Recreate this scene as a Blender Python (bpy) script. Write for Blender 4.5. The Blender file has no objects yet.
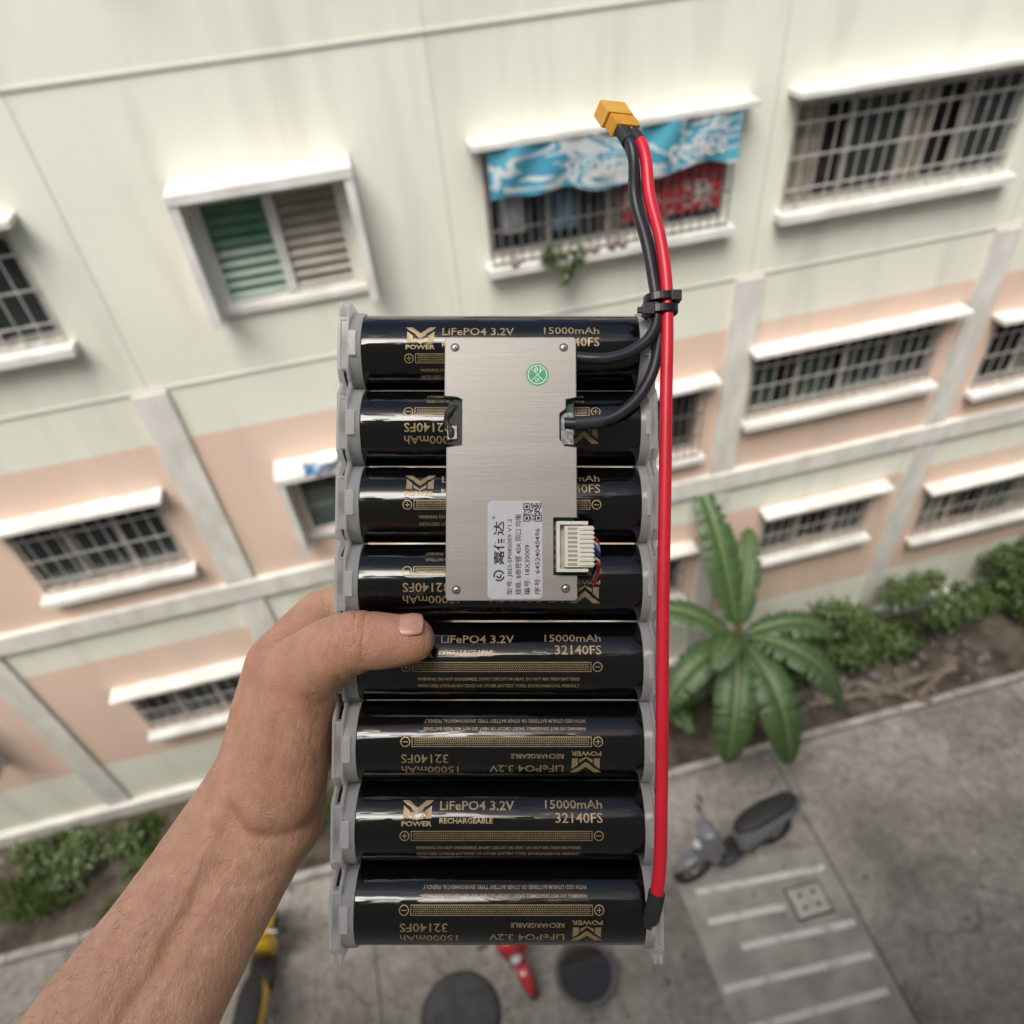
import bpy, bmesh, math, random, time
from mathutils import Vector, Matrix, Euler
from mathutils import noise as NS
random.seed(7)
sc=bpy.context.scene
H=11.3
# ------------------------------------------------------------------ helpers
def link(o,parent=None):
    sc.collection.objects.link(o)
    if parent: o.parent=parent
    return o
def empty(name,loc=(0,0,0),parent=None):
    o=bpy.data.objects.new(name,None); o.location=loc; o.empty_display_size=.1
    return link(o,parent)
def N(nt,t,**k):
    n=nt.nodes.new(t)
    for a,v in k.items():
        if a in n.inputs: n.inputs[a].default_value=v
        else: setattr(n,a,v)
    return n
def mat(name,c1,c2=None,scale=5,rough=.5,metal=0,bump=0,bscale=20,stretch=(1,1,1),detail=4,lo=.35,hi=.65,**extra):
    m=bpy.data.materials.new(name); m.use_nodes=True; nt=m.node_tree; b=nt.nodes['Principled BSDF']
    b.inputs['Base Color'].default_value=(*c1,1); b.inputs['Roughness'].default_value=rough; b.inputs['Metallic'].default_value=metal
    tc=N(nt,'ShaderNodeTexCoord'); mp=N(nt,'ShaderNodeMapping'); mp.inputs['Scale'].default_value=stretch
    nt.links.new(tc.outputs['Object'],mp.inputs[0])
    if c2:
        n=N(nt,'ShaderNodeTexNoise',Scale=scale,Detail=min(detail,4)); nt.links.new(mp.outputs[0],n.inputs['Vector'])
        r=N(nt,'ShaderNodeValToRGB'); r.color_ramp.elements[0].position=lo; r.color_ramp.elements[1].position=hi
        r.color_ramp.elements[0].color=(*c1,1); r.color_ramp.elements[1].color=(*c2,1)
        nt.links.new(n.outputs['Fac'],r.inputs[0]); nt.links.new(r.outputs[0],b.inputs['Base Color'])
    if bump:
        n2=N(nt,'ShaderNodeTexNoise',Scale=bscale,Detail=3); nt.links.new(mp.outputs[0],n2.inputs['Vector'])
        bp=N(nt,'ShaderNodeBump',Strength=bump,Distance=extra.pop('bdist',.01)); nt.links.new(n2.outputs['Fac'],bp.inputs['Height']); nt.links.new(bp.outputs[0],b.inputs['Normal'])
    extra.pop('bdist',None)
    for k,v in extra.items(): b.inputs[k.replace('_',' ')].default_value=v
    return m
class MB:
    def __init__(s): s.v=[]; s.f=[]; s.m=[]; s.sm=[]
    def add(s,vs,fs,mi=0,smooth=False):
        o=len(s.v); s.v+= [tuple(v) for v in vs]
        for f in fs: s.f.append(tuple(i+o for i in f)); s.m.append(mi); s.sm.append(smooth)
    def box(s,x0,x1,y0,y1,z0,z1,mi=0,M=None):
        vs=[Vector((x,y,z)) for x in (x0,x1) for y in (y0,y1) for z in (z0,z1)]
        if M: vs=[M@v for v in vs]
        s.add(vs,[(0,1,3,2),(4,6,7,5),(0,4,5,1),(2,3,7,6),(0,2,6,4),(1,5,7,3)],mi)
    def cyl(s,p,q,r,r2=None,n=16,mi=0,cap=True):
        p=Vector(p);q=Vector(q); r2=r if r2 is None else r2
        d=(q-p).normalized(); a=d.orthogonal().normalized(); b=d.cross(a)
        vs=[]
        for c,rr in((p,r),(q,r2)):
            for i in range(n):
                t=2*math.pi*i/n; vs.append(c+(a*math.cos(t)+b*math.sin(t))*rr)
        fs=[(i,(i+1)%n,n+(i+1)%n,n+i) for i in range(n)]
        s.add(vs,fs,mi,True)
        if cap: s.add(vs[:n],[tuple(reversed(range(n)))],mi); s.add(vs[n:],[tuple(range(n))],mi)
    def lathe(s,prof,c=(0,0,0),n=32,mi=0,axis='z',sc_=1):
        c=Vector(c); vs=[]
        for r,h in prof:
            for i in range(n):
                t=2*math.pi*i/n
                if axis=='z': p=Vector((r*math.cos(t),r*math.sin(t),h))
                elif axis=='y': p=Vector((r*math.cos(t),h,r*math.sin(t)))
                else: p=Vector((h,r*math.cos(t),r*math.sin(t)))
                vs.append(c+p*sc_)
        fs=[]
        for k in range(len(prof)-1):
            for i in range(n): fs.append((k*n+i,k*n+(i+1)%n,(k+1)*n+(i+1)%n,(k+1)*n+i))
        s.add(vs,fs,mi,True)
    def loft(s,secs,mi=0,n=16,e=.75,cap=True):
        vs=[]
        for (x,yh,zc,zh) in secs:
            for i in range(n):
                t=2*math.pi*i/n; c,d=math.cos(t),math.sin(t)
                vs.append((x,yh*math.copysign(abs(c)**e,c),zc+zh*math.copysign(abs(d)**e,d)))
        fs=[(k*n+i,k*n+(i+1)%n,(k+1)*n+(i+1)%n,(k+1)*n+i) for k in range(len(secs)-1) for i in range(n)]
        if cap: fs+=[tuple(range(n)),tuple(range((len(secs)-1)*n,len(secs)*n))]
        s.add(vs,fs,mi,True)
    def torus(s,c,R,r,n=28,k=10,mi=0,axis='y'):
        vs=[]
        for i in range(n):
            a=2*math.pi*i/n
            for j in range(k):
                b=2*math.pi*j/k; rr=R+r*math.cos(b); h=r*math.sin(b)
                p=(rr*math.cos(a),h,rr*math.sin(a)) if axis=='y' else ((rr*math.cos(a),rr*math.sin(a),h) if axis=='z' else (h,rr*math.cos(a),rr*math.sin(a)))
                vs.append(Vector(c)+Vector(p))
        s.add(vs,[(i*k+j,i*k+(j+1)%k,((i+1)%n)*k+(j+1)%k,((i+1)%n)*k+j) for i in range(n) for j in range(k)],mi,True)
    def obj(s,name,mats,parent=None,bevel=0,seg=2,fix=True):
        me=bpy.data.meshes.new(name); me.from_pydata(s.v,[],s.f)
        for m in mats: me.materials.append(m)
        me.polygons.foreach_set('material_index',s.m); me.polygons.foreach_set('use_smooth',s.sm)
        if fix:
            bm=bmesh.new(); bm.from_mesh(me); bmesh.ops.recalc_face_normals(bm,faces=bm.faces); bm.to_mesh(me); bm.free()
        me.update()
        o=bpy.data.objects.new(name,me); link(o,parent)
        if bevel:
            b=o.modifiers.new('bevel','BEVEL'); b.width=bevel; b.segments=seg; b.limit_method='ANGLE'; b.angle_limit=math.radians(40)
        return o
def tube(name,pts,r,m,parent,res=6):
    c=bpy.data.curves.new(name,'CURVE'); c.dimensions='3D'; c.bevel_depth=r; c.bevel_resolution=res; c.use_fill_caps=True
    sp=c.splines.new('BEZIER'); sp.bezier_points.add(len(pts)-1)
    for b,p in zip(sp.bezier_points,pts): b.co=p; b.handle_left_type=b.handle_right_type='AUTO'
    sp.resolution_u=10; c.materials.append(m)
    return link(bpy.data.objects.new(name,c),parent)
# ------------------------------------------------------------------ lettering outlines (evaluated first, while the scene is empty)
STR=[('LiFePO4 3.2V',.012),('15000mAh',.008),('32140FS',.008),('RECHARGEABLE',.02),('POWER',.03),
('WARNING: DO NOT DISASSEMBLE, SHORT CIRCUIT OR HEAT. DO NOT MIX FRESH BATTERIES',.02),('WITH USED LITHIUM BATTERIES OR OTHER BATTERY TYPES. ENVIRONMENTAL FRIENDLY',.02),
('01',.02),('QC',.02),('嘉佰达',.02),('型号: JBD-SP08S009 V1.2',.01),('规格: 8串铁锂 40A 同口 均衡',.01),('编号: 18X30009',.01),('序号: 64524040496',.01),('R',0.0),('น้ำดื่ม ice',.0),('coffee',.0)]
tobs=[]
for t,bo in STR:
    c=bpy.data.curves.new('t','FONT'); c.body=t; c.resolution_u=2; c.offset=bo
    o=bpy.data.objects.new('t',c); sc.collection.objects.link(o); tobs.append(o)
dg=bpy.context.evaluated_depsgraph_get(); TG={}
for (t,bo),o in zip(STR,tobs):
    ev=o.evaluated_get(dg); me=ev.to_mesh(); TG[t]=([(v.co.x,v.co.y) for v in me.vertices],[tuple(p.vertices) for p in me.polygons]); ev.to_mesh_clear()
for o in tobs: bpy.data.objects.remove(o)
def fit(t,x0,x1,y0,y1):
    vs,fs=TG[t]
    ax=min(v[0] for v in vs);bx=max(v[0] for v in vs);ay=min(v[1] for v in vs);by=max(v[1] for v in vs)
    return [(x0+(v[0]-ax)/(bx-ax)*(x1-x0), y0+(v[1]-ay)/(by-ay)*(y1-y0)) for v in vs],fs
# ------------------------------------------------------------------ orientation of the view and of the held pack
A_x=Vector((.9680,-.2390,-.0766)); A_z=Vector((-.1238,-.7202,.6825)).normalized()
A_x=(A_x-A_z*A_x.dot(A_z)).normalized(); A_y=A_z.cross(A_x)
BAS=Matrix((A_x,A_y,A_z)).transposed().to_4x4()
hold=Matrix.Translation((.0231,.2068,H-.2698))@BAS@Matrix.Rotation(math.radians(-3.5),4,'X')@Matrix.Scale(.001,4)
# ------------------------------------------------------------------ hand and forearm (mm)
hb=MB()
def cap(p,q,r1,r2):
    p=Vector(p);q=Vector(q); L=(q-p).length; d=(q-p).normalized(); a=d.orthogonal().normalized(); b=d.cross(a); n=24
    prof=[]
    for k in range(0,8): t=-math.pi/2+math.pi/2*k/8; prof.append((r1*math.cos(t),r1*math.sin(t)))
    for k in range(0,9): prof.append((r1+(r2-r1)*k/8,L*k/8))
    for k in range(1,9): t=math.pi/2*k/8; prof.append((r2*math.cos(t),L+r2*math.sin(t)))
    vs=[]
    for r,h in prof:
        for i in range(n):
            t=2*math.pi*i/n; vs.append(p+d*h+(a*math.cos(t)+b*math.sin(t))*max(r,.01))
    fs=[(k*n+i,k*n+(i+1)%n,(k+1)*n+(i+1)%n,(k+1)*n+i) for k in range(len(prof)-1) for i in range(n)]
    fs+=[tuple(reversed(range(n))),tuple(range((len(prof)-1)*n,len(prof)*n))]
    hb.add(vs,fs,0,True)
def chain(ps):
    for a,b in zip(ps,ps[1:]): cap(a[0],b[0],a[1],b[1])
chain([((-98,-66,0),21),((-86,-16,12),17.5),((-71,-5,23),14.6),((-58.5,.4,28),13.4),((-46,1.0,28.2),11.6),((-35.8,2.0,27.2),10.1)])
chain([((-104,-14,-14),15),((-88,8,-28),12),((-70,15,-33),10.5),((-48,12,-30.5),9),((-30,8,-28),8)])
chain([((-108,-32,-22),15),((-92,-14,-40),12),((-66,-12,-38),10.5),((-44,-13,-31.5),9.2),((-24,-14,-28),8.2)])
chain([((-108,-50,-26),15),((-90,-38,-42),12),((-64,-36,-37),10),((-42,-36,-31),9),((-26,-36,-27.5),8)])
chain([((-104,-66,-24),14),((-88,-60,-38),11),((-66,-58,-33),9),((-48,-57,-29),8),((-34,-57,-27),7.2)])
for q,r in (((-104,-14,-14),15),((-108,-32,-22),15.5),((-108,-50,-26),16),((-104,-66,-24),15)): cap((-116,-88,-8),q,20,r)
cap((-98,-66,0),(-98,-36,-12),21,17); cap((-86,-16,12),(-102,-16,-10),15,14); cap((-92,-40,4),(-100,-20,-8),15,15)
cap((-100,-84,-8),(-98,-66,-10),20,19)
d=Vector((.80,-.50,0)).normalized()
W1=Vector((-119,-96,-6)); F1=Vector((-142,-136,8)); F2=Vector((-172,-188,34)); F3=Vector((-226,-280,82))
for s in (-1,1):
    cap(W1+d*10*s,F1+d*11*s,19.5,21.5); cap(F1+d*11*s,F2+d*13*s,21.5,26); cap(F2+d*13*s,F3+d*15*s,26,33)
cap(W1+d*10,(-100,-78,-8),19.5,20); cap(W1-d*10,(-112,-60,-10),19.5,17)
hand=hb.obj('hand',[],None,fix=False)
rm=hand.modifiers.new('r','REMESH'); rm.mode='VOXEL'; rm.voxel_size=1.5
sm=hand.modifiers.new('s','SMOOTH'); sm.factor=.6; sm.iterations=10
dg=bpy.context.evaluated_depsgraph_get(); dg.update(); me=bpy.data.meshes.new_from_object(hand.evaluated_get(dg)); hand.modifiers.clear(); hand.data=me
hand.matrix_world=hold
pts_r=[((-104,-12,-4),18,1),((-36,4,30),14,.7),((-59,8,36),15,.55),((-86,-20,26),22,.35),((-82,-60,12),22,.4)]
pts_r=[(Vector(c),r,w_) for c,r,w_ in pts_r]
nv_=len(me.vertices); co=[0.0]*nv_*3; me.vertices.foreach_get('co',co); no=[0.0]*nv_*3; me.vertices.foreach_get('normal',no); red=[0.0]*nv_
# tendon / vein ridges and skin folds as small relief: (polyline, height, width)
ridges=[([(-112,-30,14),(-118,-70,16),(-132,-110,18),(-158,-160,40)],.8,2.4),([(-104,-55,22),(-112,-95,16),(-136,-140,30),(-150,-175,52)],.7,2.2),([(-94,-30,24),(-101,-66,22),(-108,-92,14)],.9,4.0),
 ([(-80,-22,28),(-74,-30,22),(-70,-40,14)],-.9,1.6),([(-84,-30,28),(-79,-40,22),(-76,-52,14)],-.6,1.4),([(-88,-4,24),(-92,-12,20),(-94,-22,22)],-.5,1.5),([(-96,-100,14),(-108,-104,14),(-122,-104,14),(-136,-96,8)],-.6,1.4)]
def segd(p,a,b):
    ab=b-a; t=max(0,min(1,(p-a).dot(ab)/ab.length_squared)); return (p-a-ab*t).length
rd=[([Vector((q[0],q[1],0)) for q in pl],h,w_) for pl,h,w_ in ridges]
for i in range(nv_):
    p=Vector(co[3*i:3*i+3]); f=0
    if p.y>-90:
        for c,r,wt in pts_r: f+=wt*math.exp(-((p-c).length/r)**2)
    red[i]=min(1,f)
    n=NS.noise(p*.035)*1.1+NS.noise(p*.09)*.5
    if p.z>-15 and no[3*i+2]>0:
        q=Vector((p.x+NS.noise(p*.08)*2.5,p.y+NS.noise(p*.08+Vector((9,0,0)))*2.5,0))
        for pl,h_,w_ in rd:
            dd=min(segd(q,a,b) for a,b in zip(pl,pl[1:]))
            if dd<w_*3: n+=h_*math.exp(-(dd/w_)**2)*min(1,no[3*i+2]*2)
    if p.z>20 and p.x>-90:
        for c,dp in ((-63.5,.40),(-58.5,.5),(-53.5,.40)):
            n-=dp*math.exp(-((p.x-c+NS.noise(p*.15)*2)/1.3)**2)
        n+=.8*math.exp(-((p-Vector((-58.5,6,40))).length/8)**2)
    for k in range(3): co[3*i+k]+=no[3*i+k]*n
me.vertices.foreach_set('co',co); me.update()
at=me.attributes.new('red','FLOAT','POINT'); at.data.foreach_set('value',red)
me.polygons.foreach_set('use_smooth',[True]*len(me.polygons))
def skin():
    m=bpy.data.materials.new('skin'); m.use_nodes=True; nt=m.node_tree; b=nt.nodes['Principled BSDF']; b.inputs['Roughness'].default_value=.43
    b.inputs['Subsurface Weight'].default_value=.15; b.inputs['Subsurface Radius'].default_value=(1,.35,.2); b.inputs['Subsurface Scale'].default_value=.002
    tc=N(nt,'ShaderNodeTexCoord'); n=N(nt,'ShaderNodeTexNoise',Scale=.09,Detail=5,Roughness=.7); nt.links.new(tc.outputs['Object'],n.inputs['Vector'])
    r=N(nt,'ShaderNodeValToRGB'); r.color_ramp.elements[0].position=.3; r.color_ramp.elements[1].position=.7; r.color_ramp.elements[0].color=(.53,.27,.165,1); r.color_ramp.elements[1].color=(.70,.40,.26,1); nt.links.new(n.outputs['Fac'],r.inputs[0])
    a=N(nt,'ShaderNodeAttribute'); a.attribute_name='red'; ml=N(nt,'ShaderNodeMath'); ml.operation='MULTIPLY'; nt.links.new(a.outputs['Fac'],ml.inputs[0]); ml.inputs[1].default_value=.55
    mx=nt.nodes.new('ShaderNodeMix'); mx.data_type='RGBA'; nt.links.new(ml.outputs[0],mx.inputs[0]); nt.links.new(r.outputs[0],mx.inputs[6]); mx.inputs[7].default_value=(.60,.23,.145,1); nt.links.new(mx.outputs[2],b.inputs['Base Color'])
    v=N(nt,'ShaderNodeTexVoronoi',Scale=.95); v.feature='DISTANCE_TO_EDGE'; nd=N(nt,'ShaderNodeTexNoise',Scale=.12,Detail=2); nt.links.new(tc.outputs['Object'],nd.inputs['Vector']); nt.links.new(tc.outputs['Object'],v.inputs['Vector'])
    n4=N(nt,'ShaderNodeTexNoise',Scale=.5,Detail=4); mp=N(nt,'ShaderNodeMapping'); mp.inputs['Scale'].default_value=(1,.35,1); nt.links.new(tc.outputs['Object'],mp.inputs[0]); nt.links.new(mp.outputs[0],n4.inputs['Vector'])
    def mth(op,x,y=None,cl=False):
        q=N(nt,'ShaderNodeMath'); q.operation=op; q.use_clamp=cl
        for i,k in enumerate((x,y)):
            if k is None: continue
            if isinstance(k,(int,float)): q.inputs[i].default_value=k
            else: nt.links.new(k,q.inputs[i])
        return q.outputs[0]
    sx=N(nt,'ShaderNodeSeparateXYZ'); nt.links.new(tc.outputs['Object'],sx.inputs[0])
    xx=mth('ADD',sx.outputs['X'],mth('MULTIPLY',mth('SUBTRACT',nd.outputs['Fac'],.5),5))
    cr=None
    for c,wd in ((-64,.9),(-60.5,1.1),(-57,.9),(-53.4,.8),(-68,.6)):
        g=mth('SUBTRACT',1,mth('DIVIDE',mth('ABSOLUTE',mth('SUBTRACT',xx,c)),wd),True); cr=g if cr is None else mth('MAXIMUM',cr,g)
    zm=mth('MULTIPLY',mth('SUBTRACT',sx.outputs['Z'],22,False),.15,True); cr=mth('MULTIPLY',cr,zm)
    h=mth('ADD',mth('MULTIPLY',mth('MINIMUM',v.outputs['Distance'],.25),1.1),mth('MULTIPLY',n4.outputs['Fac'],1.2)); h=mth('SUBTRACT',h,mth('MULTIPLY',cr,.42))
    bp=N(nt,'ShaderNodeBump',Strength=.8,Distance=.0008); nt.links.new(h,bp.inputs['Height']); nt.links.new(bp.outputs[0],b.inputs['Normal'])
    return m
me.materials.clear(); me.materials.append(skin())
A=Vector((-46,1.0,28.2)); B=Vector((-35.8,2.0,27.2)); ax=(B-A).normalized(); nrm=Vector((.05,.80,.60)); nrm=(nrm-ax*nrm.dot(ax)).normalized(); sd=ax.cross(nrm)
vs=[];fs=[];nu,nv=16,14
for i in range(nu+1):
    for j in range(nv+1):
        u=-1+2*i/nu; vv=-1+2*j/nv
        l=3.0+ 5.8*u*(1-.20*vv*vv)
        an=math.radians(41)*vv*(1-.12*max(0,u)**4-.25*max(0,-u)**3)
        rr=(10.25-.095*max(0,l-4)**1.6-.25*abs(vv)**3-.6*max(0,-u)**6)
        vs.append(B+ax*(l-2.8)+(nrm*math.cos(an)+sd*math.sin(an))*rr)
for i in range(nu):
    for j in range(nv): a=i*(nv+1)+j; fs.append((a,a+1,a+nv+2,a+nv+1))
mb=MB(); mb.add(vs,fs,0,True); nl=mb.obj('thumb_nail',[mat('nail',(.56,.28,.20),(.63,.36,.27),scale=.15,rough=.28)],hand); so_=nl.modifiers.new('s','SOLIDIFY'); so_.thickness=.6; so_.offset=0
hc=bpy.data.curves.new('arm_hair','CURVE'); hc.dimensions='3D'; hc.bevel_depth=.055; hc.bevel_resolution=0
rh=random.Random(5); cnt=0; vv=me.vertices
while cnt<480:
    v=vv[rh.randrange(nv_)]; p=v.co
    if p.y>-70 or p.y<-235 or v.normal.dot(Vector((-.75,.45,.35)))<.25: continue
    if rh.random()>min(1,(-60-p.y)/60): continue
    cnt+=1; d0=(Vector((-.35,-.6,.1))+Vector((rh.gauss(0,.4),rh.gauss(0,.4),rh.gauss(0,.4)))); n0=v.normal; L=rh.uniform(4,9)
    sp=hc.splines.new('POLY'); sp.points.add(2)
    for k,q in enumerate((p,p+(n0*.5+d0*.5)*L*.5,p+(n0*.55+d0)*L)): sp.points[k].co=(*q,1); sp.points[k].radius=1-.4*k
hc.materials.append(mat('hair',(.02,.014,.01),rough=.5)); ho=link(bpy.data.objects.new('arm_hair',hc),hand)
# ------------------------------------------------------------------ camera
cd=bpy.data.cameras.new('camera'); cam=link(bpy.data.objects.new('camera',cd)); cam.matrix_world=Matrix.Translation((0,0,H))@BAS
cd.sensor_width=36; cd.lens=26.0; cd.clip_start=.02; cd.clip_end=2000
cd.dof.use_dof=True; cd.dof.focus_distance=.318; cd.dof.aperture_fstop=9.0
sc.camera=cam
# ------------------------------------------------------------------ light
w=bpy.data.worlds.new('World'); sc.world=w; w.use_nodes=True; nt=w.node_tree
sky=nt.nodes.new('ShaderNodeTexSky'); sky.sky_type='NISHITA'; sky.sun_disc=False
SD=Vector((-.28,-.46,1)).normalized()
sky.sun_elevation=math.asin(SD.z); sky.sun_rotation=math.atan2(SD.x,SD.y); sky.air_density=1.0; sky.dust_density=5; sky.ozone_density=.8
nt.links.new(sky.outputs[0],nt.nodes['Background'].inputs[0]); nt.nodes['Background'].inputs[1].default_value=.15
sl=bpy.data.lights.new('sun','SUN'); sl.energy=3.7; sl.angle=math.radians(34); sl.color=(1,.955,.895)
so=link(bpy.data.objects.new('sun',sl)); so.rotation_euler=SD.to_track_quat('Z','Y').to_euler()
sc.view_settings.view_transform='Standard'; sc.view_settings.look='None'; sc.view_settings.exposure=0
# ------------------------------------------------------------------ materials
WHITE=mat('frame_white',(.75,.755,.725),(.58,.58,.54),scale=3,rough=.6)
def wallmat():
    m=bpy.data.materials.new('painted_render'); m.use_nodes=True; nt=m.node_tree; b=nt.nodes['Principled BSDF']; b.inputs['Roughness'].default_value=.85
    tc=N(nt,'ShaderNodeTexCoord'); sx=N(nt,'ShaderNodeSeparateXYZ'); nt.links.new(tc.outputs['Object'],sx.inputs[0])
    n=N(nt,'ShaderNodeTexNoise',Scale=.8,Detail=5); nt.links.new(tc.outputs['Object'],n.inputs['Vector'])
    mp=N(nt,'ShaderNodeMapping'); mp.inputs['Scale'].default_value=(2.2,2.2,.3); nt.links.new(tc.outputs['Object'],mp.inputs[0])
    n2=N(nt,'ShaderNodeTexNoise',Scale=1.2,Detail=5,Distortion=.6); nt.links.new(mp.outputs[0],n2.inputs['Vector'])
    def mix(f,a,b_,t='MIX'):
        x=nt.nodes.new('ShaderNodeMix'); x.data_type='RGBA'; x.blend_type=t
        for s,v in((x.inputs[0],f),(x.inputs[6],a),(x.inputs[7],b_)):
            if isinstance(v,(int,float)): s.default_value=v
            elif isinstance(v,tuple): s.default_value=(*v,1)
            else: nt.links.new(v,s)
        return x.outputs[2]
    def mth(op,a,b_=None):
        x=N(nt,'ShaderNodeMath'); x.operation=op
        for i,v in enumerate((a,b_)):
            if v is None: continue
            if isinstance(v,(int,float)): x.inputs[i].default_value=v
            else: nt.links.new(v,x.inputs[i])
        return x.outputs[0]
    zz=mth('SUBTRACT',sx.outputs['Z'],H)
    z2=mth('ADD',zz,mth('MULTIPLY',n.outputs['Fac'],.02))
    p1=mth('MULTIPLY',mth('LESS_THAN',z2,-4.52),mth('GREATER_THAN',z2,-6.75))
    p2=mth('MULTIPLY',mth('LESS_THAN',z2,-7.6),mth('GREATER_THAN',z2,-9.9))
    pk=mth('MAXIMUM',p1,p2)
    white=mix(n.outputs['Fac'],(.70,.725,.625),(.79,.80,.70)); pink=mix(n.outputs['Fac'],(.68,.50,.40),(.75,.59,.49))
    col=mix(pk,white,pink)
    r=N(nt,'ShaderNodeMapRange'); r.inputs['From Min'].default_value=.48; r.inputs['From Max'].default_value=.8; nt.links.new(n2.outputs['Fac'],r.inputs[0])
    col=mix(mth('MULTIPLY',r.outputs[0],.42),col,(.43,.425,.36))
    nt.links.new(col,b.inputs['Base Color'])
    n3=N(nt,'ShaderNodeTexNoise',Scale=60,Detail=2); nt.links.new(tc.outputs['Object'],n3.inputs['Vector'])
    bp=N(nt,'ShaderNodeBump',Strength=.3,Distance=.004); nt.links.new(n3.outputs['Fac'],bp.inputs['Height']); nt.links.new(bp.outputs[0],b.inputs['Normal'])
    return m
WALL=wallmat()
TRIM=mat('trim_paint',(.70,.70,.665),(.57,.57,.53),scale=2.5,rough=.8,stretch=(2,2,1))
DARK=mat('room_shade_backing',(.012,.013,.015),(.05,.045,.04),scale=2.2,rough=.9)  # near-black backing for openings; the unlit rooms' shade is put into the colour
GLASS=mat('window_glass',(.03,.04,.04),rough=.08)
ALU=mat('aluminium_frame',(.50,.48,.45),(.35,.34,.32),scale=8,rough=.4,metal=.4)
GREEN=mat('green_louvre',(.13,.27,.18),(.08,.19,.13),scale=4,rough=.35)
BROWN=mat('brown_louvre',(.36,.33,.26),(.26,.24,.19),scale=4,rough=.45)
DGREEN=mat('dark_green_louvre',(.03,.09,.065),(.05,.06,.05),rough=.3)
GREY=mat('grille_steel',(.22,.22,.22),(.12,.11,.10),scale=12,rough=.5,metal=.3)
LGREY=mat('grille_light',(.50,.49,.46),(.34,.33,.30),scale=10,rough=.5)
# ------------------------------------------------------------------ opposite building
bld=empty('apartment_building',(0,0,0))
FY=7.0
holes=[]
for r,(dz) in enumerate((3.04,0,-3.04,-5.95)):
    for k in range(-6,9):
        bx=.9+3.25*k
        if k==0: x0,x1,st=1.26,3.72,'bars'
        elif k==-1: x0,x1,st=-1.32,-.05,'louvre'
        elif k==1: x0,x1,st=4.38,7.0,'grille'
        elif k==-2: x0,x1,st=-4.45,-2.82,'grille'
        else:
            st='louvre' if k%2 else 'grille'; x0=bx+(1.0 if k%2 else .4); x1=bx+(2.3 if k%2 else 2.8)
        z0,z1=-3.2+dz,-2.2+dz
        if dz==-3.04 and k==1: z0,z1=-5.9,-4.98
        if dz==-5.95 and k==1: x0,x1,z0,z1=5.0,6.8,-8.72,-7.82
        if dz==-5.95 and k==-2: z0,z1=-9.3,-8.38
        holes.append((x0,x1,z0,z1,st,k,r))
def wall(name,x0,x1,z0,z1,hs,y,parent,mt,depth=.14):
    mb=MB(); xs=sorted({x0,x1}|{h[0] for h in hs}|{h[1] for h in hs}); zs=sorted({z0,z1}|{h[2] for h in hs}|{h[3] for h in hs})
    for i in range(len(xs)-1):
        for j in range(len(zs)-1):
            cx=(xs[i]+xs[i+1])/2; cz=(zs[j]+zs[j+1])/2
            if any(h[0]<cx<h[1] and h[2]<cz<h[3] for h in hs): continue
            mb.add([(xs[i],y,zs[j]+H),(xs[i+1],y,zs[j]+H),(xs[i+1],y,zs[j+1]+H),(xs[i],y,zs[j+1]+H)],[(0,1,2,3)])
    for h in hs:
        a,b,c,d=h[0],h[1],h[2]+H,h[3]+H; Y=y+depth
        mb.add([(a,y,c),(b,y,c),(b,Y,c),(a,Y,c)],[(0,1,2,3)]); mb.add([(a,y,d),(b,y,d),(b,Y,d),(a,Y,d)],[(0,1,2,3)])
        mb.add([(a,y,c),(a,Y,c),(a,Y,d),(a,y,d)],[(0,1,2,3)]); mb.add([(b,y,c),(b,Y,c),(b,Y,d),(b,y,d)],[(0,1,2,3)])
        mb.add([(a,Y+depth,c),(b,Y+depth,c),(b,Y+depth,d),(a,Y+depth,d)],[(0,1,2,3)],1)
    return mb.obj(name,[mt,DARK],parent,fix=False)
X0,X1=-20,32
wall('walls',X0,X1,-H,3.2,holes,FY,bld,WALL)
mb=MB(); mb.box(X0,X1,FY+.45,FY+9,0,H+3.2); mb.box(X0-.2,X1+.2,FY-.25,FY+9.2,H+3.2,H+3.4); mb.obj('rear_block_and_roof',[WALL],bld)
mb=MB()
for k in range(-6,9):
    x=.9+3.25*k
    mb.box(x-.007,x+.007,FY-.003,FY+.02,H-3.9,H+3.1,1)
    mb.box(x-.17,x+.17,FY-.05,FY+.02,0,H-3.92,0)
for z in (-1.2,-3.9,1.84):
    mb.box(X0,X1,FY-.014,FY+.02,H+z-.012,H+z+.012,1)
mb.box(X0,X1,FY-.08,FY+.02,H-7.04,H-6.75,0); mb.box(X0,X1,FY-.12,FY+.02,.0,.35,0)
mb.obj('columns_and_bands',[TRIM,mat('joint_line',(.55,.56,.50),rough=.9)],bld)
WR=random.Random(11)
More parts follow.
